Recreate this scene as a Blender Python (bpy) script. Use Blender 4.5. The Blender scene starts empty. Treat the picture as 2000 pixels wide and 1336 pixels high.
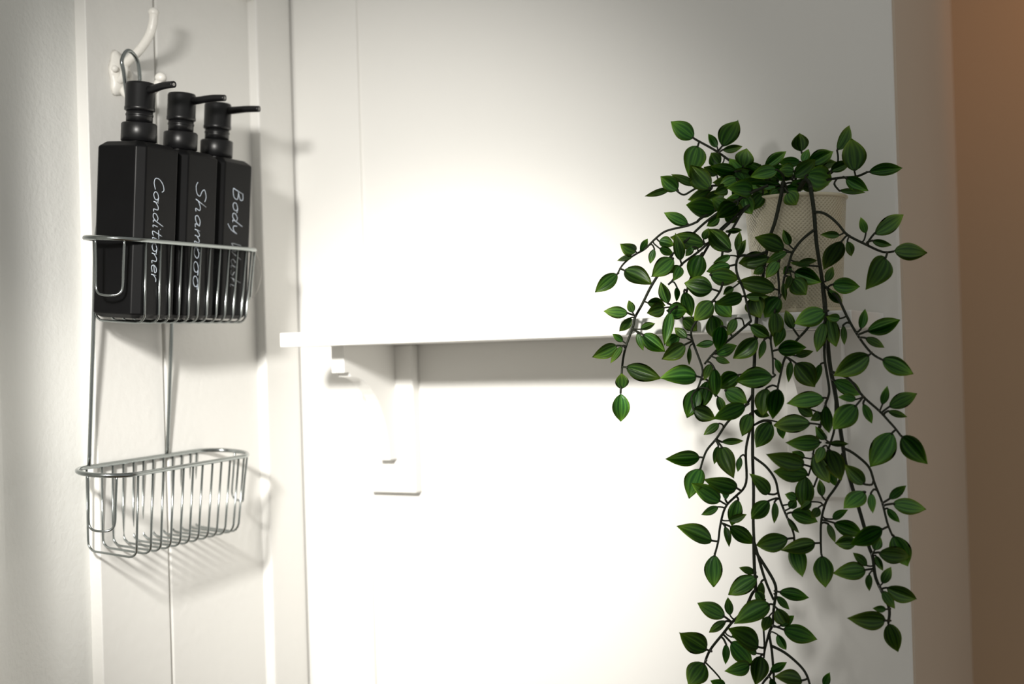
import bpy, bmesh, math, random
from mathutils import Vector, Matrix

random.seed(7)
scene = bpy.context.scene
COL = scene.collection

# ------------------------------------------------------------------ camera
FPX = 2400.0                       # focal length in pixels of a 2000 x 1336 frame
TH = math.atan(1150 / 2400)        # the camera is turned left of the corner's depth axis
ROLL, PITCH = 0.030, 17 / 2400
CAM = Vector((0.9342, -1.3185, 1.5))
_f = Vector((-math.sin(TH), math.cos(TH), 0)); _r = Vector((math.cos(TH), math.sin(TH), 0)); _u = Vector((0, 0, 1))
FWD = _f * math.cos(PITCH) + _u * math.sin(PITCH)
_u2 = _u * math.cos(PITCH) - _f * math.sin(PITCH)
RGT = _r * math.cos(ROLL) - _u2 * math.sin(ROLL)
UPV = _u2 * math.cos(ROLL) + _r * math.sin(ROLL)
cd = bpy.data.cameras.new('camera')
cam = bpy.data.objects.new('camera', cd); COL.objects.link(cam)
M3 = Matrix((RGT, UPV, -FWD)).transposed()
cam.matrix_world = Matrix.Translation(CAM) @ M3.to_4x4()
cd.sensor_width = 36.0
cd.lens = 36.0 * FPX / 2000.0
cd.clip_start = 0.02
cd.dof.use_dof = True
cd.dof.focus_distance = 1.17
cd.dof.aperture_fstop = 4.0
scene.camera = cam

# ------------------------------------------------------------------ light
w = bpy.data.worlds.new('world'); scene.world = w; w.use_nodes = True
w.node_tree.nodes['Background'].inputs[0].default_value = (0.88, 0.87, 0.82, 1)
w.node_tree.nodes['Background'].inputs[1].default_value = 0.40
# spot lamp, out of frame to the left of the camera: a tight beam, plus a wider, weaker one added for its spill
LAMP = Vector((0.45, -1.16, 1.80))
for nm, aim, watt, size in (('spot_lamp_beam', (0.21, 0.0, 1.27), 58, 45), ('spot_lamp_wide_beam', (0.11, 0.0, 1.45), 50, 60)):
    ld = bpy.data.lights.new(nm, 'SPOT'); lo = bpy.data.objects.new(nm, ld); COL.objects.link(lo)
    lo.location = LAMP
    lo.rotation_euler = (Vector(aim) - LAMP).to_track_quat('-Z', 'Y').to_euler()
    ld.energy = watt; ld.spot_size = math.radians(size); ld.spot_blend = 1.0; ld.shadow_soft_size = 0.045
    ld.color = (1.0, 0.97, 0.915)
hd = bpy.data.lights.new('hall_ceiling_lamp', 'SPOT'); ho = bpy.data.objects.new('hall_ceiling_lamp', hd); COL.objects.link(ho)
ho.location = (1.16, 0.12, 2.24); ho.rotation_euler = (Vector((1.02, 0.576, 1.98)) - Vector((1.16, 0.12, 2.24))).to_track_quat('-Z', 'Y').to_euler(); hd.spot_size = math.radians(70); hd.spot_blend = 1.0; hd.energy = 3.4; hd.color = (1.0, 0.38, 0.05); hd.shadow_soft_size = 0.06
scene.view_settings.view_transform = 'Standard'
scene.view_settings.look = 'None'
scene.view_settings.gamma = 1.0
scene.view_settings.exposure = 0.0
scene.view_settings.use_curve_mapping = False

# ------------------------------------------------------------------ helpers
def ray(x, y):
    return RGT * ((x - 1000) / FPX) - UPV * ((y - 668) / FPX) + FWD
def hitX(x, y, X):
    v = ray(x, y); return CAM + v * ((X - CAM.x) / v.x)
def hitY(x, y, Y):
    v = ray(x, y); return CAM + v * ((Y - CAM.y) / v.y)
def hitZ(x, y, Z):
    v = ray(x, y); return CAM + v * ((Z - CAM.z) / v.z)

def mat(name, col, rough=0.5, metal=0.0, bump=None, spec=0.5, coat=0.0, var=None, alpha=1.0):
    m = bpy.data.materials.new(name); m.use_nodes = True
    nt = m.node_tree; b = nt.nodes['Principled BSDF']
    b.inputs['Base Color'].default_value = (*col, 1); b.inputs['Roughness'].default_value = rough
    b.inputs['Metallic'].default_value = metal; b.inputs['Specular IOR Level'].default_value = spec
    b.inputs['Coat Weight'].default_value = coat; b.inputs['Alpha'].default_value = alpha
    tc = nt.nodes.new('ShaderNodeTexCoord')
    if var:                                    # gentle colour variation (scale, amount)
        n = nt.nodes.new('ShaderNodeTexNoise'); n.inputs['Scale'].default_value = var[0]; n.inputs['Detail'].default_value = 4
        mx = nt.nodes.new('ShaderNodeMix'); mx.data_type = 'RGBA'
        nt.links.new(tc.outputs['Object'], n.inputs['Vector']); nt.links.new(n.outputs['Fac'], mx.inputs[0])
        mx.inputs[6].default_value = (*[c * (1 - var[1]) for c in col], 1)
        mx.inputs[7].default_value = (*[min(1, c * (1 + var[1])) for c in col], 1)
        nt.links.new(mx.outputs[2], b.inputs['Base Color'])
    if bump:                                   # (scale, strength, distance)
        n = nt.nodes.new('ShaderNodeTexNoise'); n.inputs['Scale'].default_value = bump[0]; n.inputs['Detail'].default_value = 5
        bp = nt.nodes.new('ShaderNodeBump'); bp.inputs['Strength'].default_value = bump[1]; bp.inputs['Distance'].default_value = bump[2]
        nt.links.new(tc.outputs['Object'], n.inputs['Vector']); nt.links.new(n.outputs['Fac'], bp.inputs['Height'])
        nt.links.new(bp.outputs['Normal'], b.inputs['Normal'])
    return m

PAINT = mat('satin_white_door_paint', (0.80, 0.79, 0.76), 0.38, bump=(90, 0.25, 0.002), var=(6, 0.02))
ORANGE_PEEL = mat('rolled_white_wall_paint', (0.78, 0.78, 0.75), 0.5, bump=(160, 0.35, 0.002), var=(5, 0.02))
WALL = mat('matt_white_wall', (0.82, 0.81, 0.78), 0.75, bump=(220, 0.08, 0.001), var=(4, 0.015))
HALLFAR = mat('hall_end_wall_dim_warm', (0.50, 0.36, 0.24), 0.8, bump=(180, 0.1, 0.001), var=(4, 0.03))  # browner than a beige wall: dim orange light put into the colour
HALL = mat('hall_warm_shade', (0.62, 0.52, 0.42), 0.8, bump=(180, 0.1, 0.001), var=(4, 0.03))  # beige tint carries the passage's dim warm light on the white return
SHELFM = mat('white_lacquered_wood', (0.84, 0.83, 0.80), 0.4, bump=(60, 0.06, 0.001), var=(9, 0.02))
FLOOR = mat('oak_floor', (0.30, 0.20, 0.12), 0.5, var=(12, 0.3))
CHROME = mat('chrome_wire', (0.33, 0.355, 0.35), 0.17, 1.0, bump=(400, 0.03, 0.0005))
BLACK = mat('matt_black_plastic', (0.0035, 0.0035, 0.0038), 0.42, spec=0.13, bump=(900, 0.05, 0.0003), var=(40, 0.2))
BLACKG = mat('satin_black_pump_plastic', (0.005, 0.005, 0.0055), 0.36, spec=0.4, bump=(700, 0.03, 0.0003), var=(40, 0.2))
HOLE = mat('nozzle_bore', (0.25, 0.24, 0.23), 0.5, var=(50, 0.1))
CHALK = mat('white_chalk_pen', (0.50, 0.56, 0.64), 0.7, var=(300, 0.15))
CHALKF = mat('worn_chalk_pen', (0.30, 0.32, 0.34), 0.8, var=(500, 0.6))
ENAMEL = mat('white_painted_iron', (0.80, 0.78, 0.73), 0.35, bump=(120, 0.35, 0.003), var=(30, 0.04))
STEM = mat('dark_green_stem', (0.016, 0.020, 0.010), 0.55, spec=0.25, bump=(300, 0.2, 0.0006), var=(60, 0.35))
SOIL = mat('dark_potting_foam', (0.02, 0.017, 0.012), 0.95, bump=(150, 0.8, 0.004), var=(60, 0.4))
THREAD = mat('clear_nylon_thread', (0.62, 0.60, 0.55), 0.3, var=(60, 0.05))

def tag(o, label=None, cat=None, group=None, kind=None):
    if label: o['label'] = label
    if cat: o['category'] = cat
    if group: o['group'] = group
    if kind: o['kind'] = kind
    return o
def obj(name, me, m=None, parent=None, mw=None):
    if isinstance(me, bmesh.types.BMesh):
        bm = me; me = bpy.data.meshes.new(name); bm.to_mesh(me); bm.free()
    if m and not me.materials: me.materials.append(m)
    o = bpy.data.objects.new(name, me); COL.objects.link(o)
    if parent: o.parent = parent
    if mw is not None: o.matrix_local = mw
    return o
def empty(name, loc=(0, 0, 0), mw=None):
    o = bpy.data.objects.new(name, None); COL.objects.link(o); o.empty_display_size = 0.03
    if mw is not None: o.matrix_world = mw
    else: o.location = loc
    return o
def smooth(bm, on=True):
    for f in bm.faces: f.smooth = on
    return bm
def box(bm, x0, x1, y0, y1, z0, z1, bevel=0.0, seg=2):
    vs = [bm.verts.new((x, y, z)) for z in (z0, z1) for y in (y0, y1) for x in (x0, x1)]
    fs = [bm.faces.new([vs[i] for i in q]) for q in ((0, 2, 3, 1), (4, 5, 7, 6), (0, 1, 5, 4), (2, 6, 7, 3), (0, 4, 6, 2), (1, 3, 7, 5))]
    if bevel:
        es = list({e for f in fs for e in f.edges})
        bmesh.ops.bevel(bm, geom=es, offset=bevel, segments=seg, profile=0.6, affect='EDGES')
    return bm
def boxm(x0, x1, y0, y1, z0, z1, bevel=0.0, seg=2):
    bm = bmesh.new(); box(bm, x0, x1, y0, y1, z0, z1, bevel, seg)
    if bevel: bmesh.ops.recalc_face_normals(bm, faces=bm.faces)
    return bm
def catmull(pts, n=6, closed=False):
    P = [Vector(p) for p in pts]
    if len(P) < 3 and not closed: return P
    out = []
    m = len(P)
    rng = range(m) if closed else range(m - 1)
    for i in rng:
        if closed: a, b, c, d = P[(i - 1) % m], P[i], P[(i + 1) % m], P[(i + 2) % m]
        else: a, b, c, d = P[max(i - 1, 0)], P[i], P[i + 1], P[min(i + 2, m - 1)]
        for k in range(n):
            t = k / n
            out.append(0.5 * ((2 * b) + (c - a) * t + (2 * a - 5 * b + 4 * c - d) * t * t + (3 * b - a - 3 * c + d) * t ** 3))
    if not closed: out.append(P[-1])
    return out
def tube(bm, pts, r, n=8, closed=False, caps=True):
    """sweep a circle along pts; r number or list of radii"""
    P = [Vector(p) for p in pts]; m = len(P)
    R = r if isinstance(r, (list, tuple)) else [r] * m
    rings = []; nrm = None
    for i in range(m):
        if closed: t = P[(i + 1) % m] - P[(i - 1) % m]
        else: t = P[min(i + 1, m - 1)] - P[max(i - 1, 0)]
        if t.length < 1e-9: t = Vector((0, 0, 1))
        t.normalize()
        if nrm is None: nrm = t.orthogonal().normalized()
        nrm = (nrm - t * nrm.dot(t))
        if nrm.length < 1e-6: nrm = t.orthogonal()
        nrm.normalize(); b = t.cross(nrm)
        rings.append([bm.verts.new(P[i] + (nrm * math.cos(2 * math.pi * k / n) + b * math.sin(2 * math.pi * k / n)) * R[i]) for k in range(n)])
    for i in range(m if closed else m - 1):
        a, b = rings[i], rings[(i + 1) % m]
        off = 0
        if closed and i == m - 1:
            best = min(range(n), key=lambda s: (a[0].co - b[s].co).length); off = best
        for k in range(n):
            f = bm.faces.new((a[k], a[(k + 1) % n], b[(k + 1 + off) % n], b[(k + off) % n])); f.smooth = True
    if caps and not closed:
        bm.faces.new(list(reversed(rings[0]))); bm.faces.new(rings[-1])
    return bm
def lathe(bm, prof, n=40, mw=None, smooth_=True):
    rings = []
    for r, z in prof:
        ring = []
        for k in range(n):
            a = 2 * math.pi * k / n
            p = Vector((r * math.cos(a), r * math.sin(a), z))
            ring.append(bm.verts.new(mw @ p if mw else p))
        rings.append(ring)
    for a, b in zip(rings, rings[1:]):
        for k in range(n):
            f = bm.faces.new((a[k], a[(k + 1) % n], b[(k + 1) % n], b[k])); f.smooth = smooth_
    bm.faces.new(list(reversed(rings[0]))); bm.faces.new(rings[-1])
    return bm

# ------------------------------------------------------------------ the setting
ZT, ZB = 2.42, 0.0
WEND = 0.749                       # right-hand end of the back wall
HALLY = 0.576                      # depth of the passage return
# floor and ceiling
tag(obj('floor', boxm(-0.4, 2.4, -2.4, 1.2, -0.05, 0.0), FLOOR), kind='structure', label='plain floor below the picture', )
# back wall and its return
wb_ = bmesh.new(); box(wb_, -0.35, WEND, 0.0, HALLY + 0.3, ZB, ZT, 0.003)
tag(obj('wall_back', wb_, WALL), 'matt white wall carrying the shelf, ending at a corner on the right', kind='structure')
# a flat board fixed to the back wall beside the door
TY = -0.004
tx1 = hitY(698 + 19, 668, 0.0).x
tag(obj('trim_1', boxm(0.004, tx1, TY, 0.0005, ZB, ZT, 0.0012), WALL), 'narrow flat white board on the back wall beside the door', kind='structure')
# passage behind the corner
tag(obj('wall_hall', boxm(WEND - 0.02, 2.4, HALLY, HALLY + 0.1, ZB, ZT), HALLFAR), 'wall tinted brown for dim warm light, at the end of the passage on the right', kind='structure')
tag(obj('wall_back_return', boxm(WEND - 0.004, WEND + 0.0025, 0.004, HALLY, ZB, ZT), HALL), 'return face of the back wall, warm shade put into its beige', kind='structure')

# left side: textured wall, then the panelled door up to the corner
XP = -0.0135                       # recessed door panel
XW = -0.0285                       # wall left of the door
y_l = hitX(184.5, 668, XP).y       # near edge of the panelled door
y_s = hitX(511, 668, -0.006).y     # step from panel to stile
y_g = hitX(320, 668, XP).y         # groove between the two planks
# shallow hollow curve added to the wall so it darkens away from the door
prof = []; xx, yy = XW, y_l + 0.01
N_ = 40
for i_ in range(N_ + 1):
    prof.append((xx, yy))
    sg_ = 0.30 / N_; s_ = min(1.0, max(0.0, i_ / N_ * 0.30 - 0.030) / 0.16)
    ph = math.radians(40) * s_ ** 1.15
    xx += sg_ * math.sin(ph); yy -= sg_ * math.cos(ph)
bmw = bmesh.new()
c0 = [bmw.verts.new((x, y, ZB)) for x, y in prof]; c1 = [bmw.verts.new((x, y, ZT)) for x, y in prof]
d0 = [bmw.verts.new((XW - 0.12, y, ZB)) for x, y in prof]; d1 = [bmw.verts.new((XW - 0.12, y, ZT)) for x, y in prof]
for i_ in range(N_):
    f_ = bmw.faces.new((c0[i_], c0[i_ + 1], c1[i_ + 1], c1[i_])); f_.smooth = True
    bmw.faces.new((d0[i_ + 1], d0[i_], d1[i_], d1[i_ + 1]))
    bmw.faces.new((c1[i_], c1[i_ + 1], d1[i_ + 1], d1[i_])); bmw.faces.new((c0[i_ + 1], c0[i_], d0[i_], d0[i_ + 1]))
bmw.faces.new((c0[0], c1[0], d1[0], d0[0])); bmw.faces.new((c1[-1], c0[-1], d0[-1], d1[-1]))
bmesh.ops.recalc_face_normals(bmw, faces=bmw.faces)
tag(obj('wall_left', bmw, ORANGE_PEEL), 'white wall with rolled paint texture left of the door', kind='structure')
tag(obj('wall_left_return', boxm(XW - 0.12, XP - 0.018, y_l + 0.011, 0.0, ZB, ZT), WALL), 'white wall hidden behind the door', kind='structure')
door = empty('door_1', (XP, (y_l + y_s) / 2, 0)); tag(door, 'white painted panelled door with two tall planks beside the caddy', kind='structure')
def dpart(name, bm, m=PAINT):
    o = obj(name, bm, m, door); o.matrix_parent_inverse = Matrix.Translation(-Vector(door.location)); return o
ptop = hitX(490, 6, XP).z
dpart('plank', boxm(XP - 0.016, XP, y_l, y_g - 0.0022, 0.01, ZT - 0.03, 0.0016, 3))
dpart('plank', boxm(XP - 0.016, XP, y_g + 0.0022, y_s + 0.004, 0.01, ZT - 0.03, 0.0016, 3))
dpart('tongue', boxm(XP - 0.016, XP - 0.006, y_g - 0.005, y_g + 0.005, 0.012, ZT - 0.032))
bm = boxm(XP - 0.014, 0.0, y_s, -0.0045, 0.01, ZT - 0.03, 0.0028, 4)
dpart('stile', bm)
bm = boxm(XP - 0.002, -0.0005, y_l + 0.002, y_s + 0.003, ptop, ptop + 0.11, 0.004, 4)
dpart('rail', bm)

# ------------------------------------------------------------------ shelf on two brackets
SZ0, SZ1 = 1.5116, 1.5278
SD = 0.1836
SX0 = hitY(546, 665, -SD).x
SX1 = 0.7315
shelf = empty('wall_shelf', ((SX0 + SX1) / 2, 0, SZ0))
tag(shelf, 'long white wall shelf on two wooden brackets with a trailing plant at its right end', 'shelf')
sT = Matrix.Translation(-Vector(shelf.location))
def spart(name, bm, parent=shelf):
    o = obj(name, bm, SHELFM, parent); o.matrix_parent_inverse = sT if parent is shelf else Matrix.Identity(4); return o
spart('shelf_board', boxm(SX0, SX1, -SD, -0.0005, SZ0, SZ1, 0.0016, 3))
def bracket(xl, xr, zb):
    cx = (xl + xr) / 2; th = 0.0085
    pl = spart('wall_plate', boxm(xl, xr, -0.016, -0.0005, zb, SZ0 - 0.0004, 0.002, 3))
    # corbel arm: flat top, short upright nose, concave sweep down to the plate
    n = 14; ya = -0.128
    prof = [(-0.0158, SZ0 - 0.0004), (ya, SZ0 - 0.0004), (ya, SZ0 - 0.031)]
    ze = zb + 0.042
    prof.append((ya + 0.010, SZ0 - 0.031))
    for i in range(n + 1):
        t = i / n
        a = math.pi / 2 * t
        y = (ya + 0.014) + (abs(ya) - 0.014 - 0.034) * math.sin(a)
        z = (SZ0 - 0.036) - (SZ0 - 0.036 - ze) * (1 - math.cos(a))
        prof.append((y, z))
    prof.append((-0.0158, ze))
    bm = bmesh.new()
    L = [bm.verts.new((cx - th, y, z)) for y, z in prof]; R_ = [bm.verts.new((cx + th, y, z)) for y, z in prof]
    m = len(prof)
    for i in range(m): bm.faces.new((L[i], L[(i + 1) % m], R_[(i + 1) % m], R_[i]))
    f1 = bm.faces.new(list(reversed(L))); f2 = bm.faces.new(R_)
    bmesh.ops.recalc_face_normals(bm, faces=bm.faces)
    bmesh.ops.triangulate(bm, faces=[f for f in bm.faces if len(f.verts) > 4])
    spart('bracket_arm', bm)
pb = hitY(722, 961, -0.016); pb2 = hitY(812, 961, -0.016)
bracket(pb.x, pb2.x, pb.z)
q1 = hitY(1541, 970, -0.016); q2 = hitY(1654, 969, -0.016)
bracket(q1.x, q2.x, q1.z)

# ------------------------------------------------------------------ coat hook on the door
hb = hitX(232, 142, XP)
hook = empty('coat_hook', hb); tag(hook, 'white painted iron double coat hook holding up the wire caddy', 'hook')
hT = Matrix.Translation(-hb)
def hpart(name, bm):
    o = obj(name, bm, ENAMEL, hook); o.matrix_parent_inverse = hT; return o
# ornate back plate: lobed outline, domed
bm = bmesh.new()
nn = 40; ring0 = []; ring1 = []; ring2 = []
for k in range(nn):
    a = 2 * math.pi * k / nn
    lob = 1 + 0.10 * math.cos(3 * a) + 0.06 * math.cos(6 * a + 0.6)
    ry, rz = 0.0165 * lob, 0.024 * lob
    for ring, s, x in ((ring0, 1.0, 0.0), (ring1, 0.93, 0.004), (ring2, 0.55, 0.0075)):
        ring.append(bm.verts.new((XP + x, hb.y + ry * s * math.cos(a), hb.z + rz * s * math.sin(a) - 0.002)))
for A_, B_ in ((ring0, ring1), (ring1, ring2)):
    for k in range(nn):
        f = bm.faces.new((A_[k], A_[(k + 1) % nn], B_[(k + 1) % nn], B_[k])); f.smooth = True
bm.faces.new(ring2); bm.faces.new(list(reversed(ring0)))
bmesh.ops.recalc_face_normals(bm, faces=bm.faces)
hpart('back_plate', bm)
yh = hb.y
def hp(x, y): return hitY(x, y, yh)
root_ = Vector((XP + 0.003, yh, hp(236, 128).z))
pr = catmull([root_, hp(248, 121), hp(264, 107), hp(281, 87), hp(293, 66), hp(299, 44), hp(300, 27)], 8)
rr = [0.0062 - 0.0014 * min(1, i / 12) for i in range(len(pr))]
bm = tube(bmesh.new(), pr, rr, 14)
hpart('upper_prong', bm)
def ball(c, r, sz=1.0):
    bm = bmesh.new(); bmesh.ops.create_uvsphere(bm, u_segments=16, v_segments=10, radius=r)
    for v in bm.verts: v.co = Vector((v.co.x, v.co.y, v.co.z * sz)) + c
    return smooth(bm)
hpart('prong_tip', ball(hp(300, 24), 0.0058, 0.85))
rl = Vector((XP + 0.003, yh, hp(236, 172).z))
lp = catmull([rl, hp(250, 186), hp(275, 190), hp(300, 176), hp(313, 156)], 8)
hpart('lower_prong', tube(bmesh.new(), lp, 0.0046, 12))
hpart('prong_tip', ball(hp(314, 152), 0.0062, 0.9))
for (sx_, sy_) in ((224, 134), (252, 146)):
    c_ = hitX(sx_, sy_, XP + 0.008)
    hpart('screw_head', ball(c_, 0.0036))
nub = [Vector((XP + 0.006, yh - 0.006, hp(236, 160).z)), hitX(240, 150, XP + 0.013), hitX(243, 137, XP + 0.016), hitX(243, 131, XP + 0.016)]
hpart('side_prong', tube(bmesh.new(), catmull(nub, 6), 0.0042, 12))

# ------------------------------------------------------------------ wire caddy
PHI, EPS, RHO = 0.0294, 0.0853, 0.010
CY0, CZT, DZ, CL, CW = -0.2871, 1.6310, 0.2377, 0.2381, 0.0671
HB, A0, ZBOT = 0.1777, -0.0940, -0.0847
WB = CW - 0.004
a_ = Vector((-math.sin(PHI), math.cos(PHI), 0)); b_ = Vector((math.cos(PHI), math.sin(PHI), 0)); c_ = Vector((0, 0, 1))
c2 = c_ * math.cos(EPS) + b_ * math.sin(EPS); b2 = b_ * math.cos(EPS) - c_ * math.sin(EPS)
a3 = a_ * math.cos(RHO) + c2 * math.sin(RHO); c3 = c2 * math.cos(RHO) - a_ * math.sin(RHO)
# local axes: x along the row (into the room corner), y out from the door, z up
MC = Matrix.Translation((0.010, CY0, CZT)) @ Matrix((a3, b2, c3)).transposed().to_4x4()
caddy = empty('shower_caddy', mw=MC)
tag(caddy, 'two-tier chrome wire shower caddy hanging from the white hook', 'caddy')
RW = 0.00125
def stadium(L, W, z, n=14):
    r = W / 2; out = []
    for i in range(n + 1):
        t = -math.pi / 2 + math.pi * i / n; out.append((L / 2 - r + r * math.cos(t), r + r * math.sin(t), z))
    for i in range(n + 1):
        t = math.pi / 2 + math.pi * i / n; out.append((-L / 2 + r + r * math.cos(t), r + r * math.sin(t), z))
    return out
def stadium_edge(L, W, x):
    """depth range (front, back) of the rim at a given x"""
    r = W / 2; k = abs(x) - (L / 2 - r)
    if k <= 0: return W, 0.0
    h = math.sqrt(max(r * r - k * k, 0)); return r + h, r - h
def hoop(x, zr, depth, L, W):
    yf, yb = stadium_edge(L, W, x)
    xb_ = x * 0.955
    r = 0.010; zb = zr - depth
    pts = [(x, yf, zr)]
    fy, by = yf - 0.0015, yb + 0.0015
    pts.append((x + (xb_ - x) * 0.8, fy, zb + r))
    for i in range(1, 5):
        t = math.pi / 2 * i / 4; pts.append((xb_, fy - r + r * math.cos(t), zb + r - r * math.sin(t)))
    for i in range(0, 5):
        t = math.pi / 2 * i / 4; pts.append((xb_, by + r - r * math.sin(t), zb + r - r * math.cos(t)))
    pts.append((x, yb, zr))
    return tube(bmesh.new(), pts, RW, 8)
for zr in (-0.0035, -DZ):
    rim = obj('rim', tube(bmesh.new(), stadium(CL, CW, zr), 0.0024, 10, closed=True), CHROME, caddy)
    hx = [-0.0857, -0.0636, -0.0475, -0.0313, -0.0153, 0.0003, 0.0162, 0.0332, 0.0489, 0.0643, 0.0798, 0.0903]
    for x in hx:
        obj('wire', hoop(x, zr - 0.001, -ZBOT + 0.0005 + (zr if zr > -0.1 else 0), CL, CW), CHROME, rim)
    for s in (-1, 1):                         # open U loop at each rounded end
        r = CW / 2; pts = []
        def pe(t, z, inn=0.0):
            t = t * 1.05 + 0.42
            return (s * (CL / 2 - r + (r - inn) * math.cos(t)), r + (r - inn) * math.sin(t), z)
        t0 = 0.42
        dpt = 0.056
        pts = [pe(-t0, zr), pe(-t0, zr - dpt * 0.5, 0.002), pe(-t0, zr - dpt * 0.85, 0.003), pe(-t0 * 0.75, zr - dpt * 0.97, 0.003), pe(-t0 * 0.3, zr - dpt, 0.003),
               pe(t0 * 0.3, zr - dpt, 0.003), pe(t0 * 0.75, zr - dpt * 0.97, 0.003), pe(t0, zr - dpt * 0.85, 0.003), pe(t0, zr - dpt * 0.5, 0.002), pe(t0, zr)]
        obj('end_loop', tube(bmesh.new(), catmull(pts, 4), RW, 8), CHROME, rim)
# hanger: two uprights that meet in a ring over the hook
MI = MC.inverted()
def lc(x, y, b):                                # pixel -> caddy-local point at depth b
    o = MI @ CAM; d = MI.to_3x3() @ ray(x, y)
    return o + d * ((b - o.y) / d.y)
bl, br = -0.0822, 0.0395
lo_ = [(bl, 0.0, -DZ - 0.001), (bl, 0.0, -0.085), (bl, 0.0, 0.0), (bl + 0.014, 0.0, 0.045), (-0.046, 0.0, 0.085), (-0.0395, 0.0, 0.12)]
t1, t2, t3, t4, t5 = lc(243, 150, 0.004), lc(238, 118, 0.004), lc(250, 99, 0.004), lc(266, 114, 0.004), lc(273, 150, 0.004)
pts = lo_ + [t1, t2, t3, t4, t5, (-0.022, 0.0, 0.12), (-0.010, 0.0, 0.085), (br - 0.014, 0.0, 0.045), (br, 0.0, 0.0), (br, 0.0, -0.085), (br, 0.0, -DZ - 0.001)]
obj('hanger', tube(bmesh.new(), catmull(pts, 8), 0.0021, 10), CHROME, caddy)
th = [lc(499, 492, 0.05), lc(508, 515, 0.05), lc(510, 540, 0.05), lc(503, 565, 0.05), lc(493, 582, 0.05)]
obj('tag_thread', tube(bmesh.new(), catmull(th, 8), 0.00045, 6), THREAD, caddy)

# ------------------------------------------------------------------ lettered pump bottles
GL = {
 'C': ([[(1.1,1.6),(.85,2.0),(.35,1.75),(.05,1.0),(.15,.25),(.6,0),(1.15,.3)]], 1.25),
 'o': ([[(.5,1),(.15,.75),(.1,.3),(.4,0),(.75,.25),(.75,.75),(.5,1),(.95,.85)]], 1.0),
 'n': ([[(0,1),(.05,0)],[(.05,.45),(.35,.95),(.65,.9),(.7,.4),(.75,.05),(.95,.1)]], 1.0),
 'd': ([[(.7,.8),(.4,1),(.1,.6),(.15,.1),(.5,.05),(.75,.6)],[(.95,2.1),(.75,.6),(.75,.1),(.95,.1)]], 1.1),
 'i': ([[(.1,1),(.1,.1),(.3,.1)],[(.2,1.5),(.22,1.58)]], .5),
 't': ([[(.3,1.9),(.15,.2),(.35,0),(.55,.2)],[(-.15,1.2),(.65,1.3)]], .65),
 'e': ([[(.1,.5),(.7,.65),(.6,1),(.25,.95),(.08,.45),(.3,.02),(.75,.2)]], .95),
 'r': ([[(0,1),(.05,0)],[(.05,.5),(.3,.95),(.6,.95)]], .75),
 'S': ([[(1.0,1.8),(.6,2.05),(.2,1.7),(.4,1.2),(.8,.8),(.75,.2),(.3,-.02),(-.05,.3)]], 1.15),
 'h': ([[(.15,2.1),(.02,0)],[(.05,.5),(.4,.95),(.65,.8),(.65,.05),(.85,.1)]], 1.0),
 'a': ([[(.7,.9),(.35,1),(.08,.5),(.25,.02),(.6,.3),(.72,.9)],[(.72,.9),(.7,.1),(.95,.1)]], 1.05),
 'm': ([[(0,1),(.05,0)],[(.05,.5),(.25,.95),(.42,.8),(.45,.05)],[(.45,.5),(.65,.95),(.85,.8),(.87,.05),(1.05,.1)]], 1.2),
 'p': ([[(.1,1),(-.05,-.9)],[(.08,.6),(.4,1),(.75,.65),(.55,.05),(.1,.15)]], .95),
 'B': ([[(.1,2),(0,0)],[(.05,1.95),(.6,2),(.75,1.5),(.3,1.1),(.1,1.05)],[(.1,1.05),(.8,.9),(.8,.2),(.3,-.05),(0,0)]], 1.15),
 'y': ([[(.05,1),(.15,.35),(.4,.2),(.65,.5),(.75,1)],[(.75,1),(.6,-.2),(.2,-.9)]], .95),
 'W': ([[(0,2),(.2,0),(.6,1.4),(.9,0),(1.3,2)]], 1.5),
 's': ([[(.6,.9),(.3,1),(.15,.75),(.5,.4),(.4,.05),(.05,.1)]], .75),
 ' ': ([], 0.7)}
def write(text, start, length, base_a, cap, yface, sel=None, rad=0.0005):
    """pen strokes on the front face, reading downwards; letter tops point along +x"""
    tot = sum(GL[ch][1] for ch in text); adv = length / tot; sy = cap / 2.0
    bm = bmesh.new(); x = 0.0
    for i, ch in enumerate(text):
        st, wd = GL[ch]
        if sel is None or sel[0] <= i < sel[1]:
            for s in st:
                p2 = [((x + px + 0.16 * py) * adv, py * sy) for px, py in s]
                P3 = [(base_a + py, yface, start - px) for px, py in p2]
                tube(bm, catmull(P3, 5), rad, 6)
        x += wd
    for v in bm.verts: v.co.y = yface + (v.co.y - yface) * 0.35
    return bm
def bottle_body():
    h = WB / 2 - 0.0004; ch = 0.0075
    def octo(h, c, z): return [(h, -h + c, z), (h, h - c, z), (h - c, h, z), (-h + c, h, z), (-h, h - c, z), (-h, -h + c, z), (-h + c, -h, z), (h - c, -h, z)]
    lev = [octo(h - 0.006, ch - 0.002, 0.0), octo(h, ch, 0.0045), octo(h, ch, HB - 0.0055), octo(h - 0.007, ch - 0.0025, HB)]
    bm = bmesh.new(); rings = [[bm.verts.new(p) for p in l] for l in lev]
    for a, b in zip(rings, rings[1:]):
        for k in range(8): bm.faces.new((a[k], a[(k + 1) % 8], b[(k + 1) % 8], b[k]))
    bm.faces.new(list(reversed(rings[0]))); bm.faces.new(rings[-1])
    bmesh.ops.bevel(bm, geom=list(bm.edges), offset=0.0011, segments=2, profile=0.5, affect='EDGES')
    bmesh.ops.recalc_face_normals(bm, faces=bm.faces)
    return bm
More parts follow.
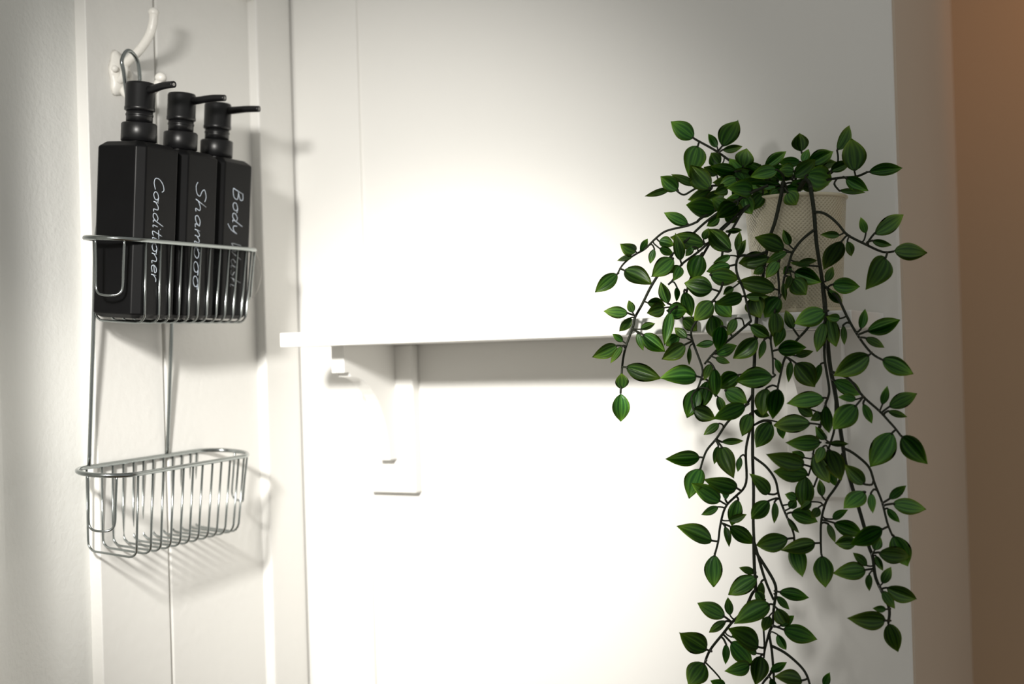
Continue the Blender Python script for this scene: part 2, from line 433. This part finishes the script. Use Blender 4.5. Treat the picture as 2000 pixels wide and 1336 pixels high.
def bottle(k, xoff, yoff, label, text, startz, length, base, cap, noz_ang, noz_rise, fade=None):
    root = empty('pump_bottle', mw=MC @ Matrix.Translation((A0 + WB / 2 + xoff, CW / 2 + yoff, ZBOT + RW + 0.0012)))
    tag(root, label, 'bottle', 'lettered black pump bottles in the caddy')
    obj('body', bottle_body(), BLACK, root)
    obj('neck', lathe(bmesh.new(), [(0.0145, HB - 0.001), (0.0145, HB + 0.004)], 32), BLACKG, root)
    z = HB + 0.0018
    obj('collar', lathe(bmesh.new(), [(0.0165, z), (0.0178, z + 0.0008), (0.0178, z + 0.0178), (0.0168, z + 0.019), (0.0135, z + 0.0192)], 48), BLACKG, root)
    obj('pump_stem', lathe(bmesh.new(), [(0.0132, z + 0.019), (0.0132, z + 0.0335)], 40), BLACKG, root)
    obj('ring', lathe(bmesh.new(), [(0.0134, z + 0.0262), (0.0138, z + 0.0266), (0.0138, z + 0.0282), (0.0134, z + 0.0286)], 40), BLACKG, root)
    z2 = z + 0.0315
    head = obj('pump_head', lathe(bmesh.new(), [(0.0140, z2), (0.0152, z2 + 0.0006), (0.0152, z2 + 0.0035), (0.0148, z2 + 0.0042), (0.0148, z2 + 0.0265), (0.0138, z2 + 0.0286), (0.0110, z2 + 0.0293)], 48), BLACKG, root)
    d = Vector((math.sin(noz_ang), math.cos(noz_ang), 0))
    zz = z2 + 0.0205
    p = [d * 0.010 + Vector((0, 0, zz)), d * 0.020 + Vector((0, 0, zz + noz_rise * .3)), d * 0.037 + Vector((0, 0, zz + noz_rise * .95)), d * 0.052 + Vector((0, 0, zz + noz_rise))]
    pp = catmull(p, 5); nr = [0.0044 - 0.0010 * i / (len(pp) - 1) for i in range(len(pp))]
    obj('nozzle', tube(bmesh.new(), pp, nr, 14), BLACKG, root)
    e = pp[-1]
    obj('nozzle_bore', tube(bmesh.new(), [e - d * 0.001, e + d * 0.0002], 0.0016, 10), HOLE, root)
    yf = WB / 2 - 0.0004
    bx_ = -WB / 2 + base
    if fade:
        obj('lettering', write(text, startz, length, bx_, cap, yf, (0, fade)), CHALK, root)
        obj('worn_lettering', write(text, startz, length, bx_, cap, yf, (fade, 99)), CHALKF, root)
    else:
        obj('lettering', write(text, startz, length, bx_, cap, yf), CHALK, root)
    return root
S0 = 0.059 - ZBOT
bottle(0, 0.0, 0.0, 'square black pump bottle lettered Conditioner, nearest in the caddy', 'Conditioner', S0, 0.106, 0.0205, 0.0150, -0.20, 0.0035)
bottle(1, WB + 0.0018, 0.0, 'square black pump bottle lettered Shampoo, middle of the three in the caddy', 'Shampoo', S0 + 0.001, 0.112, 0.0215, 0.0165, 0.12, 0.0035)
bottle(2, 2 * WB + 0.0032, -0.002, 'square black pump bottle lettered Body Wash, farthest in the caddy', 'Body Wash', S0 + 0.001, 0.110, 0.0235, 0.0175, 0.10, 0.0020, 5)

# ------------------------------------------------------------------ plant pot
PY = -0.098
pc = hitY(1556, 500, PY)
PX = pc.x
ztop = hitY(1556, 386, PY).z
pot = empty('plant_pot', (PX, PY, SZ1)); tag(pot, 'cream plant pot with fine dimpled pattern at the right end of the shelf', 'pot')
H = ztop - SZ1
D_ = (pc - CAM).dot(FWD)
rt, rb = 97 * D_ / FPX, 83 * D_ / FPX
# dimpled metal material (UV lattice bump)
POT = bpy.data.materials.new('cream_dimpled_metal'); POT.use_nodes = True
nt = POT.node_tree; bs = nt.nodes['Principled BSDF']
bs.inputs['Base Color'].default_value = (0.61, 0.55, 0.40, 1); bs.inputs['Roughness'].default_value = 0.20
tcn = nt.nodes.new('ShaderNodeTexCoord'); sp = nt.nodes.new('ShaderNodeSeparateXYZ'); nt.links.new(tcn.outputs['UV'], sp.inputs[0])
def mth(op, a, b=None):
    n = nt.nodes.new('ShaderNodeMath'); n.operation = op
    for i, v in enumerate((a, b)):
        if v is None: continue
        if isinstance(v, (int, float)): n.inputs[i].default_value = v
        else: nt.links.new(v, n.inputs[i])
    return n.outputs[0]
su = mth('SINE', mth('MULTIPLY', mth('ADD', sp.outputs[0], sp.outputs[1]), 2 * math.pi * 74))
sv = mth('SINE', mth('MULTIPLY', mth('SUBTRACT', sp.outputs[0], sp.outputs[1]), 2 * math.pi * 74))
hh = mth('MULTIPLY', mth('ADD', su, 1.0), mth('ADD', sv, 1.0))
bpn = nt.nodes.new('ShaderNodeBump'); bpn.inputs['Strength'].default_value = 0.55; bpn.inputs['Distance'].default_value = 0.0008
nt.links.new(hh, bpn.inputs['Height']); nt.links.new(bpn.outputs['Normal'], bs.inputs['Normal'])
POTP = mat('cream_enamel', (0.61, 0.55, 0.40), 0.3, var=(20, 0.02))
def potshell():
    bm = bmesh.new(); uvl = bm.loops.layers.uv.new('UVMap')
    n = 96; lev = [0.0, 0.5, 1.0]
    rings = []
    for t in lev:
        r = rb + (rt - rb) * t; z = 0.004 + (H - 0.008) * t
        rings.append([bm.verts.new((r * math.cos(2 * math.pi * k / n), r * math.sin(2 * math.pi * k / n), z)) for k in range(n)])
    asp = H / (2 * math.pi * rt)
    for i in range(len(lev) - 1):
        for k in range(n):
            f = bm.faces.new((rings[i][k], rings[i][(k + 1) % n], rings[i + 1][(k + 1) % n], rings[i + 1][k])); f.smooth = True
            uv = [(k / n, lev[i] * asp), ((k + 1) / n, lev[i] * asp), ((k + 1) / n, lev[i + 1] * asp), (k / n, lev[i + 1] * asp)]
            for l, q in zip(f.loops, uv): l[uvl].uv = q
    return bm
obj('pot_wall', potshell(), POT, pot)
obj('base', lathe(bmesh.new(), [(rb - 0.002, 0.0002), (rb, 0.0008), (rb + 0.0003, 0.005)], 64), POTP, pot)
obj('inner_wall', lathe(bmesh.new(), [(rt - 0.0025, H - 0.004), (rb - 0.0025, 0.012), (0.001, 0.0115)], 64), POTP, pot)
rimr = [(rt * math.cos(2 * math.pi * k / 72), rt * math.sin(2 * math.pi * k / 72), H - 0.0025) for k in range(72)]
obj('rolled_rim', tube(bmesh.new(), rimr, 0.0019, 10, closed=True), POTP, pot)

# ------------------------------------------------------------------ trailing plant
plant = empty('trailing_plant', (PX, PY, SZ1 + 0.015))
tag(plant, 'artificial trailing plant with glossy green leaves spilling over the shelf edge', 'plant')
pT = Matrix.Translation(-Vector(plant.location))
o = obj('potting_foam', lathe(bmesh.new(), [(rt - 0.010, H * 0.55), (rt - 0.0062, H - 0.018), (0.03, H - 0.012), (0.002, H - 0.010)], 48), SOIL, plant)
o.location = (0, 0, -0.015)
F_, G_ = -0.212, -0.225             # hanging curtain planes in front of the shelf
CRN = (1540, 362)
ST = [  # (radius, Y start, Y end, pixels)
 (.0023, -.103, -.150, [(1560,372),(1572,352),(1581,358),(1585,380),(1590,415),(1594,470),(1600,510),(1607,555)]),
 (.0022, -.150, F_, [(1607,555),(1611,600),(1617,677),(1622,721),(1632,772),(1641,837),(1647,876),(1651,904),(1667,960),(1678,995),(1690,1036)]),
 (.0017, F_, F_, [(1690,1036),(1697,1068),(1705,1089),(1709,1125),(1721,1153),(1737,1188),(1735,1216)]),
 (.0014, -.160, F_, [(1606,555),(1613,590),(1612,640),(1610,677),(1611,705),(1615,730),(1620,766),(1612,790),(1602,835),(1600,832)]),
 (.0012, F_, F_-.006, [(1632,772),(1632,800),(1630,837),(1620,871),(1604,913),(1589,952)]),
 (.0013, F_, F_-.004, [(1645,885),(1643,930),(1630,955),(1614,978),(1604,1015),(1603,1055),(1604,1083)]),
 (.0014, -.147, -.170, [(1590,415),(1605,415),(1622,424),(1640,441),(1655,459),(1690,477),(1715,489),(1730,493),(1746,491)]),
 (.0014, -.160, F_+.006, [(1609,558),(1625,570),(1639,586),(1653,616),(1675,655),(1701,689),(1722,702)]),
 (.0013, F_, F_+.004, [(1622,725),(1640,732),(1661,742),(1685,774),(1717,802),(1738,825),(1748,836),(1760,852)]),
 (.0013, F_, F_+.002, [(1648,876),(1660,881),(1676,892),(1698,913),(1708,944),(1723,981),(1733,1022),(1743,1046)]),
 (.0021, -.103, -.160, [(1535,372),(1530,355),(1527,368),(1526,380),(1514,433),(1505,458),(1497,492),(1490,540)]),
 (.0018, -.160, F_, [(1490,540),(1482,590),(1476,640),(1473,721),(1470,762),(1470,849),(1470,898),(1472,960),(1471,1015),(1473,1060)]),
 (.0015, F_, F_, [(1473,1060),(1482,1091),(1494,1132),(1511,1172)]),
 (.0016, F_, F_, [(1472,1050),(1473,1105),(1476,1149),(1469,1159),(1453,1194),(1432,1213),(1412,1238),(1387,1269),(1377,1293)]),
 (.0015, F_, F_-.004, [(1474,1075),(1498,1112),(1514,1141),(1515,1163),(1511,1188),(1509,1221),(1502,1236),(1507,1267),(1511,1316),(1512,1350)]),
 (.0012, F_-.004, F_, [(1502,1236),(1494,1267),(1492,1283)]),
 (.0011, F_, F_, [(1494,1170),(1490,1205),(1493,1256),(1492,1285)]),
 (.0014, F_-.004, F_-.010, [(1508,1262),(1525,1270),(1544,1283),(1568,1306),(1579,1327),(1584,1350)]),
 (.0013, F_-.004, F_-.010, [(1509,1310),(1500,1322),(1490,1334),(1484,1350)]),
 (.0014, -.150, -.172, [(1592,448),(1578,458),(1561,474),(1547,495),(1541,515),(1532,540),(1528,570)]),
 (.0012, -.165, F_, [(1523,507),(1519,524),(1522,578),(1512,630),(1505,663),(1509,693),(1510,730)]),
 (.0013, -.170, F_, [(1592,610),(1580,638),(1552,669),(1533,699),(1527,721),(1519,756)]),
 (.0017, -.110, -.170, [(1510,372),(1495,362),(1460,380),(1425,398),(1374,423),(1362,433)]),
 (.0012, -.170, -.185, [(1362,433),(1343,441),(1315,447),(1295,454),(1275,471),(1259,487),(1237,499),(1216,517),(1206,535)]),
 (.0014, -.150, -.190, [(1500,362),(1450,385),(1389,425),(1359,451),(1338,472),(1313,497)]),
 (.0014, -.190, F_, [(1313,497),(1275,553),(1255,593),(1240,620),(1237,637),(1221,681),(1215,717),(1212,769)]),
 (.0013, -.150, -.195, [(1460,400),(1420,440),(1389,469),(1364,492),(1336,512),(1325,525),(1315,546),(1305,556)]),
 (.0014, -.150, -.200, [(1470,395),(1451,413),(1438,434),(1410,490),(1412,555),(1394,586)]),
 (.0013, -.200, F_, [(1394,586),(1365,620),(1349,649),(1358,681),(1372,719),(1370,738),(1363,758)]),
 (.0013, F_, F_, [(1467,627),(1430,659),(1400,683),(1376,711)]),
 (.0013, F_, F_-.004, [(1470,770),(1458,790),(1440,808),(1421,824),(1400,856),(1381,878),(1373,898),(1368,915)]),
 (.0013, F_, F_-.004, [(1468,815),(1465,839),(1456,882),(1458,944),(1436,970),(1416,991),(1406,1030),(1403,1057),(1396,1083)]),
 (.0013, F_, F_-.006, [(1472,893),(1482,900),(1498,913),(1515,938),(1521,968),(1533,1001),(1550,1040),(1551,1063)]),
 (.0010, F_, F_-.006, [(1600,832),(1590,875),(1585,907),(1579,929)]),
 (.0015, -.095, -.125, [(1520,362),(1480,345),(1437,322),(1401,296),(1365,276),(1355,270)]),
 (.0013, -.100, -.150, [(1510,366),(1450,368),(1415,362),(1368,365),(1350,373),(1335,381),(1322,373)]),
 (.0015, -.090, -.100, [(1545,366),(1575,360),(1600,354),(1622,350),(1645,347),(1673,345),(1694,336)]),
 (.0013, -.090, -.085, [(1548,366),(1556,345),(1562,330),(1572,316),(1565,296)]),
 (.0012, -.090, -.095, [(1560,362),(1600,350),(1628,335),(1637,314),(1635,294)]),
 (.0014, -.130, -.195, [(1480,385),(1440,420),(1400,455),(1372,500),(1350,540),(1340,575),(1338,600)]),
 (.0014, -.160, F_, [(1497,492),(1470,500),(1443,500),(1438,530),(1452,565),(1460,600),(1467,627)]),
]
stems = []
for r, ya, yb, px in ST:
    P2 = [Vector((x, y, 0)) for x, y in px]
    ln = [0.0]
    for a, b in zip(P2, P2[1:]): ln.append(ln[-1] + (b - a).length)
    P3 = [hitY(p.x, p.y, ya + (yb - ya) * (l / ln[-1])) for p, l in zip(P2, ln)]
    C3 = catmull(P3, 5); C2 = catmull(P2, 5)
    for rep_ in range(3):
        for k, P in enumerate(C3):             # lie on the outside of the pot, in front of the shelf edge
            if ya > -0.104 and k < 8: continue
            for _ in range(60):
                inpot = SZ1 - 0.02 < P.z < ztop + 0.006 and math.hypot(P.x - PX, P.y - PY) < rt + r + 0.0025
                insh = SZ0 - 0.008 < P.z < SZ1 + 0.004 and SX0 < P.x < SX1 + 0.006 and P.y > -SD - r - 0.002
                if not (inpot or insh): break
                P = P - (P - CAM).normalized() * 0.002
            C3[k] = P
        if rep_ < 2:
            C3 = [C3[0]] + [(C3[k - 1] + C3[k] * 2 + C3[k + 1]) / 4 for k in range(1, len(C3) - 1)] + [C3[-1]]
    stems.append((C2, C3, r, bmesh.new()))
    m_ = len(C3)
    tube(stems[-1][3], C3, [r * (1 - 0.25 * i / m_) for i in range(m_)], 7)
LEAVES = (
    "1355,270,1311,238,31 1401,288,1384,262,12 1410,286,1440,236,30 1411,293,1449,286,12 1363,285,1346,344,38 1406,322,1389,299,21 1451,325,1458,291,28 1387,368,1350,324,31 1359,362,1312,341,15 1324,371,1291,345,28 1311,368,1260,383,12 1438,335,1388,325,21 "
    "1400,342,1375,327,15 1399,409,1342,400,30 1388,371,1345,390,21 1405,423,1380,441,15 1454,385,1469,418,25 1431,368,1466,398,21 1408,395,1452,411,21 1418,414,1439,434,20 1494,327,1535,296,18 1485,322,1457,334,13 1518,332,1466,345,21 1518,363,1450,360,15 "
    "1540,334,1533,353,23 1462,368,1499,375,15 1520,371,1503,385,15 1434,352,1393,357,21 1421,368,1395,378,18 1439,348,1406,362,18 1565,296,1561,261,25 1568,317,1579,292,13 1576,322,1625,296,25 1635,294,1659,246,18 1669,335,1662,272,35 1696,336,1761,328,19 "
    "1622,334,1661,317,16 1652,348,1695,372,20 1639,372,1689,376,9 1576,342,1624,352,38 1541,357,1617,360,15 1578,329,1635,317,18 1563,316,1520,316,16 1551,334,1522,332,21 1538,375,1555,401,25 1530,368,1573,367,13 1344,438,1298,416,21 1242,492,1212,476,23 "
    "1250,491,1264,467,12 1236,500,1206,509,10 1206,535,1163,570,25 1219,528,1273,556,31 1278,486,1270,514,12 1287,471,1316,479,20 1288,485,1315,497,15 1315,505,1273,539,31 1329,509,1319,456,20 1376,477,1311,463,31 1374,468,1384,446,13 1428,489,1385,448,33 "
    "1236,611,1228,587,14 1227,612,1180,608,21 1264,591,1299,596,20 1298,601,1264,611,25 1305,593,1291,551,20 1322,561,1321,589,10 1303,607,1341,606,30 1336,570,1351,619,23 1369,497,1354,547,33 1329,520,1316,548,18 1329,520,1305,533,12 1392,565,1338,553,36 "
    "1387,537,1443,545,31 1427,519,1381,530,23 1427,499,1393,514,13 1420,451,1448,449,10 1440,492,1445,453,13 1392,589,1357,626,31 1397,589,1428,619,30 1450,579,1397,594,23 1354,482,1339,500,13 1532,487,1476,464,30 1542,479,1530,449,15 1502,504,1444,514,31 "
    "1538,492,1497,514,15 1520,510,1496,542,21 1640,459,1603,458,13 1644,471,1610,526,31 1655,471,1663,500,15 1691,456,1681,425,14 1560,512,1595,509,11 1583,519,1543,513,9 1551,532,1603,551,30 1545,523,1530,535,15 1545,538,1534,565,13 1548,545,1574,575,33 "
    "1530,551,1534,586,10 1612,550,1626,522,15 1625,556,1678,560,28 1616,566,1644,593,16 1515,565,1441,550,31 1523,581,1494,620,33 1472,579,1486,622,35 1443,499,1456,469,15 1492,522,1472,535,15 1456,578,1502,579,15 1433,561,1413,575,13 1707,457,1762,420,28 "
    "1703,470,1741,479,13 1746,490,1809,494,30 1730,503,1693,564,40 1233,620,1210,647,16 1251,643,1279,632,13 1245,650,1256,684,13 1255,653,1298,686,28 1217,667,1197,652,12 1205,675,1157,697,24 1215,676,1193,709,12 1222,717,1289,739,30 1361,735,1290,739,34 "
    "1214,760,1214,730,23 1212,769,1212,822,30 1310,608,1298,673,19 1328,657,1302,675,22 1342,661,1318,641,16 1338,673,1293,701,28 1347,677,1346,712,8 1391,616,1395,659,30 1409,637,1401,685,26 1334,622,1362,647,24 1395,669,1360,675,13 1398,691,1439,675,22 "
    "1389,711,1375,742,15 1395,719,1397,774,23 1383,744,1370,798,26 1363,759,1342,815,33 1354,798,1396,818,28 1401,774,1411,808,15 1405,827,1375,849,15 1437,622,1421,655,17 1397,699,1425,709,12 1513,608,1513,661,26 1465,635,1503,659,22 1529,637,1515,677,20 "
    "1550,643,1535,607,17 1612,608,1553,632,34 1610,629,1596,686,22 1620,618,1633,677,27 1641,622,1614,618,16 1647,635,1649,673,11 1681,643,1690,603,15 1479,660,1433,699,30 1493,663,1483,701,12 1519,683,1574,679,28 1554,695,1588,686,13 1514,701,1525,730,12 "
    "1544,706,1540,746,12 1554,709,1591,755,38 1603,711,1593,751,13 1698,693,1630,733,37 1510,736,1440,744,37 1443,732,1404,758,30 1416,762,1459,787,30 1457,792,1395,818,28 1497,758,1489,812,30 1519,759,1509,817,30 1472,802,1502,812,14 1465,808,1449,851,25 "
    "1610,777,1539,787,29 1558,794,1588,812,20 1613,792,1619,845,21 1673,791,1628,837,38 1628,742,1682,769,27 1672,780,1637,776,14 1584,827,1513,831,32 1602,806,1584,821,16 1594,835,1610,855,12 1693,647,1756,625,28 1690,660,1727,679,15 1722,702,1782,730,30 "
    "1723,791,1733,755,14 1736,795,1790,769,26 1734,803,1771,814,12 1686,788,1703,826,15 1506,825,1477,873,32 1409,863,1451,861,12 1403,871,1395,906,13 1409,872,1433,933,31 1446,892,1441,921,11 1367,893,1301,896,27 1368,915,1346,972,33 1407,979,1352,944,30 "
    "1440,954,1376,937,29 1417,976,1419,937,14 1403,990,1370,1005,14 1442,975,1430,1026,25 1423,1017,1457,1005,14 1416,1028,1424,1067,12 1425,1028,1473,1061,26 1391,1056,1324,1028,30 1502,978,1468,1012,28 1513,980,1512,1021,12 1502,965,1464,926,23 1540,1052,1478,1065,33 "
    "1518,824,1529,856,15 1603,864,1536,864,28 1572,894,1547,882,16 1572,908,1498,887,31 1579,927,1513,921,31 1589,888,1619,942,29 1608,872,1595,904,18 1613,859,1593,833,14 1619,866,1657,867,11 1620,878,1643,937,33 1689,946,1651,908,25 1618,913,1634,950,15 "
    "1606,970,1601,937,14 1573,929,1571,993,32 1556,974,1534,965,16 1542,993,1555,976,16 1545,1001,1596,1019,28 1599,991,1586,1011,16 1585,980,1564,995,16 1690,961,1649,993,30 1701,963,1705,1002,14 1626,1014,1655,996,14 1617,1023,1631,1059,12 1628,1021,1683,1042,28 "
    "1673,1059,1632,1061,25 1725,1033,1663,1063,31 1708,1075,1719,1048,18 1743,845,1700,911,43 1593,1061,1527,1075,27 1540,1013,1561,1041,10 1761,852,1810,905,35 1736,975,1769,949,16 1743,984,1807,995,28 1733,993,1757,1020,13 1745,1046,1773,1104,36 1715,1079,1775,1086,30 "
    "1710,1085,1724,1114,12 1694,1105,1667,1080,15 1691,1113,1628,1119,31 1698,1121,1698,1154,12 1723,1140,1740,1108,17 1731,1148,1789,1170,28 1723,1154,1747,1188,17 1730,1212,1657,1208,32 1731,1190,1705,1188,12 1735,1218,1753,1272,29 1605,1085,1612,1146,34 1551,1062,1567,1126,30 "
    "1610,1341,1621,1314,14 1396,1083,1394,1145,31 1476,1119,1444,1109,13 1479,1127,1424,1161,31 1487,1136,1484,1178,14 1416,1205,1363,1178,28 1426,1202,1422,1167,15 1419,1213,1386,1235,15 1504,1180,1435,1218,35 1476,1155,1492,1178,17 1503,1203,1491,1232,18 1381,1269,1329,1236,37 "
    "1376,1295,1345,1337,39 1521,1156,1579,1167,22 1517,1165,1541,1190,13 1517,1188,1538,1221,25 1523,1223,1550,1203,15 1529,1229,1594,1249,31 1518,1239,1535,1269,15 1482,1264,1424,1228,35 1428,1244,1463,1235,13 1427,1254,1468,1298,31 1478,1276,1457,1267,13 1465,1298,1417,1311,25 "
    "1418,1258,1417,1297,13 1486,1281,1476,1337,31 1505,1311,1536,1294,15 1567,1329,1514,1321,27 1505,1325,1515,1349,12 1416,1343,1388,1330,19 1480,352,1428,335,26 1470,372,1420,368,26 1462,390,1412,398,24 1500,345,1455,318,22 1520,352,1474,340,24 1525,362,1470,375,22 "
    "1545,350,1500,322,22 1550,345,1592,312,24 1560,358,1616,362,24 1440,400,1400,425,26 1430,410,1392,388,22 1455,352,1425,310,24 1415,375,1372,395,22 1490,378,1462,412,22 1500,366,1448,352,24 1536,366,1510,392,20 "
)
LV = [tuple(map(int, e.split(','))) for e in LEAVES.split()]

# leaf material: dark green blade, paler streaks along the veins, yellow-green margin and tip
LM = bpy.data.materials.new('variegated_leaf'); LM.use_nodes = True
nt = LM.node_tree; bs = nt.nodes['Principled BSDF']
bs.inputs['Roughness'].default_value = 0.34; bs.inputs['Specular IOR Level'].default_value = 0.3
tcn = nt.nodes.new('ShaderNodeTexCoord'); sp = nt.nodes.new('ShaderNodeSeparateXYZ'); nt.links.new(tcn.outputs['UV'], sp.inputs[0])
U_, V_ = sp.outputs[0], sp.outputs[1]        # U: -1..1 across the blade mapped to 0..1, V: along
oi = nt.nodes.new('ShaderNodeObjectInfo')
ac = mth('ABSOLUTE', mth('SUBTRACT', mth('MULTIPLY', U_, 2.0), 1.0))      # 0 at midrib, 1 at margin
nz = nt.nodes.new('ShaderNodeTexNoise'); nz.inputs['Scale'].default_value = 5.0; nz.inputs['Detail'].default_value = 3
cmb = nt.nodes.new('ShaderNodeCombineXYZ')
nt.links.new(mth('MULTIPLY', U_, 3.4), cmb.inputs[0]); nt.links.new(mth('MULTIPLY', V_, 0.55), cmb.inputs[1]); nt.links.new(mth('MULTIPLY', oi.outputs['Random'], 37.0), cmb.inputs[2])
nt.links.new(cmb.outputs[0], nz.inputs['Vector'])
st1 = mth('POWER', mth('MULTIPLY', mth('ADD', mth('SINE', mth('MULTIPLY', ac, 15.5)), 1.0), 0.5), 1.6)
streak = mth('MULTIPLY', st1, mth('MULTIPLY', nz.outputs['Fac'], 1.2))
marg = mth('POWER', ac, 7.0)
tip = mth('POWER', V_, 5.0)
edge = mth('MINIMUM', mth('ADD', mth('MULTIPLY', marg, mth('ADD', 0.5, mth('MULTIPLY', V_, 0.6))), mth('MULTIPLY', tip, 0.75)), 1.0)
rp = nt.nodes.new('ShaderNodeValToRGB')
rp.color_ramp.elements[0].position = 0.0; rp.color_ramp.elements[0].color = (0.024, 0.078, 0.016, 1)
rp.color_ramp.elements[1].position = 0.95; rp.color_ramp.elements[1].color = (0.092, 0.225, 0.030, 1)
nt.links.new(streak, rp.inputs[0])
mx = nt.nodes.new('ShaderNodeMix'); mx.data_type = 'RGBA'; nt.links.new(edge, mx.inputs[0]); nt.links.new(rp.outputs[0], mx.inputs[6]); mx.inputs[7].default_value = (0.22, 0.36, 0.022, 1)
hs = nt.nodes.new('ShaderNodeHueSaturation'); nt.links.new(mx.outputs[2], hs.inputs['Color'])
nt.links.new(mth('ADD', 0.88, mth('MULTIPLY', oi.outputs['Random'], 0.6)), hs.inputs['Value'])
nt.links.new(mth('ADD', 0.485, mth('MULTIPLY', oi.outputs['Random'], 0.03)), hs.inputs['Hue'])
nt.links.new(hs.outputs[0], bs.inputs['Base Color'])
bpn = nt.nodes.new('ShaderNodeBump'); bpn.inputs['Strength'].default_value = 0.22; bpn.inputs['Distance'].default_value = 0.0006
nt.links.new(st1, bpn.inputs['Height']); nt.links.new(bpn.outputs['Normal'], bs.inputs['Normal'])

def leaf_mesh(fold, arch, peak, twist):
    me = bpy.data.meshes.new('leaf'); bm = bmesh.new(); uvl = bm.loops.layers.uv.new('UVMap')
    n, c = 12, 6; rows = []
    for i in range(n + 1):
        t = i / n
        # ovate outline with a drawn-out tip
        wdt = (math.sin(math.pi * min(1, t ** peak)) ** 0.80) * (1 - 0.20 * t ** 4)
        if t > 0.86: wdt *= 1 - 0.25 * (t - 0.86) / 0.14
        wdt = max(wdt, 0.015)
        row = []
        for j in range(c + 1):
            s = (j / c - 0.5)
            x = s * wdt
            z = fold * abs(x) * (1 if i else 0) + arch * math.sin(math.pi * t) + twist * s * (t - 0.4) - 0.06 * math.cos(abs(s) * 2 * math.pi * 1.5) * wdt * 0.35
            row.append(bm.verts.new((x, t, z)))
        rows.append(row)
    for i in range(n):
        for j in range(c):
            f = bm.faces.new((rows[i][j], rows[i][j + 1], rows[i + 1][j + 1], rows[i + 1][j])); f.smooth = True
            uv = [(j / c, i / n), ((j + 1) / c, i / n), ((j + 1) / c, (i + 1) / n), (j / c, (i + 1) / n)]
            for l, q in zip(f.loops, uv): l[uvl].uv = q
    # give the blade real thickness
    geom = bmesh.ops.solidify(bm, geom=list(bm.faces), thickness=0.012)
    bm.to_mesh(me); bm.free(); me.materials.append(LM); return me
LMESH = [leaf_mesh(0.22, 0.05, 0.86, 0.10), leaf_mesh(0.30, 0.08, 0.82, -0.12), leaf_mesh(0.12, 0.04, 0.90, 0.16), leaf_mesh(-0.10, 0.07, 0.85, -0.08)]
rnd = random.Random(11)
for i, (bx, by, tx, ty, wd) in enumerate(LV):
    p2 = Vector((bx, by, 0))
    best = None
    for si, (C2, C3, r, bmx) in enumerate(stems):
        for k in range(len(C2)):
            d = (C2[k] - p2).length
            # prefer a stem point slightly behind the leaf base, i.e. away from the tip
            if best is None or d < best[0]: best = (d, si, k)
    d, si, k = best
    C2, C3, r, bmx = stems[si]
    sp3 = C3[k]
    ts = (sp3 - CAM).dot(FWD)
    crown = by < 440 and bx > 1380
    lenp = math.hypot(tx - bx, ty - by); lw = lenp * ts / FPX
    t0 = ts + rnd.uniform(-0.016, 0.004 if not crown else 0.012)
    vb, vt = ray(bx, by), ray(tx, ty)
    tilt = rnd.uniform(-0.55, 0.45) * lw
    t1 = t0 + tilt
    P0 = CAM + vb * t0; P1 = CAM + vt * t1
    P1 = P1 + (P1 - P0) * 0.03
    # keep clear of the shelf board and of the pot
    lim = -SD - 0.006
    for _ in range(40):
        bad = False
        for P in (P0, P1, (P0 + P1) / 2):
            if SX0 - 0.01 < P.x < SX1 + 0.012 and SZ0 - 0.012 < P.z < SZ1 + 0.006 and P.y > lim: bad = True
            if P.z < SZ1 and P.y > -0.03 and P.x < WEND: bad = True
            if SZ1 < P.z < ztop - 0.004 and math.hypot(P.x - PX, P.y - PY) < rt + 0.004: bad = True
        if not bad: break
        t0 -= 0.004; t1 -= 0.004
        P0 = CAM + vb * t0; P1 = CAM + vt * t1
    Lv = P1 - P0; L = Lv.length; yv = Lv.normalized()
    view = (CAM - (P0 + P1) / 2).normalized()
    nv = (view - yv * view.dot(yv)).normalized()
    roll = rnd.uniform(-0.38, 0.38)
    nv = Matrix.Rotation(roll, 3, yv) @ nv
    xv = yv.cross(nv).normalized()
    wv = wd * t0 / FPX / max(math.cos(roll), 0.6) * (1.36 if crown else 1.17)
    Mx = Matrix.Identity(4)
    for row in range(3):
        Mx[row][0] = xv[row] * wv; Mx[row][1] = yv[row] * L; Mx[row][2] = nv[row] * min(wv * 1.6, L); Mx[row][3] = P0[row]
    lf = obj('leaf', LMESH[rnd.randrange(4)], None, plant)
    lf.matrix_local = pT @ Mx
    # petiole
    if (P0 - sp3).length > 0.0015:
        q = P0 + yv * (L * 0.06)
        mid = (sp3 + P0) / 2 - yv * min(0.004, (P0 - sp3).length * 0.2)
        tube(bmx, catmull([sp3, mid, P0, q], 3), [0.0010 if lenp > 38 else 0.0008] * 10, 6)
for C2, C3, r, bmx in stems:
    s_ = obj('stem', bmx, STEM, plant); s_.matrix_parent_inverse = pT
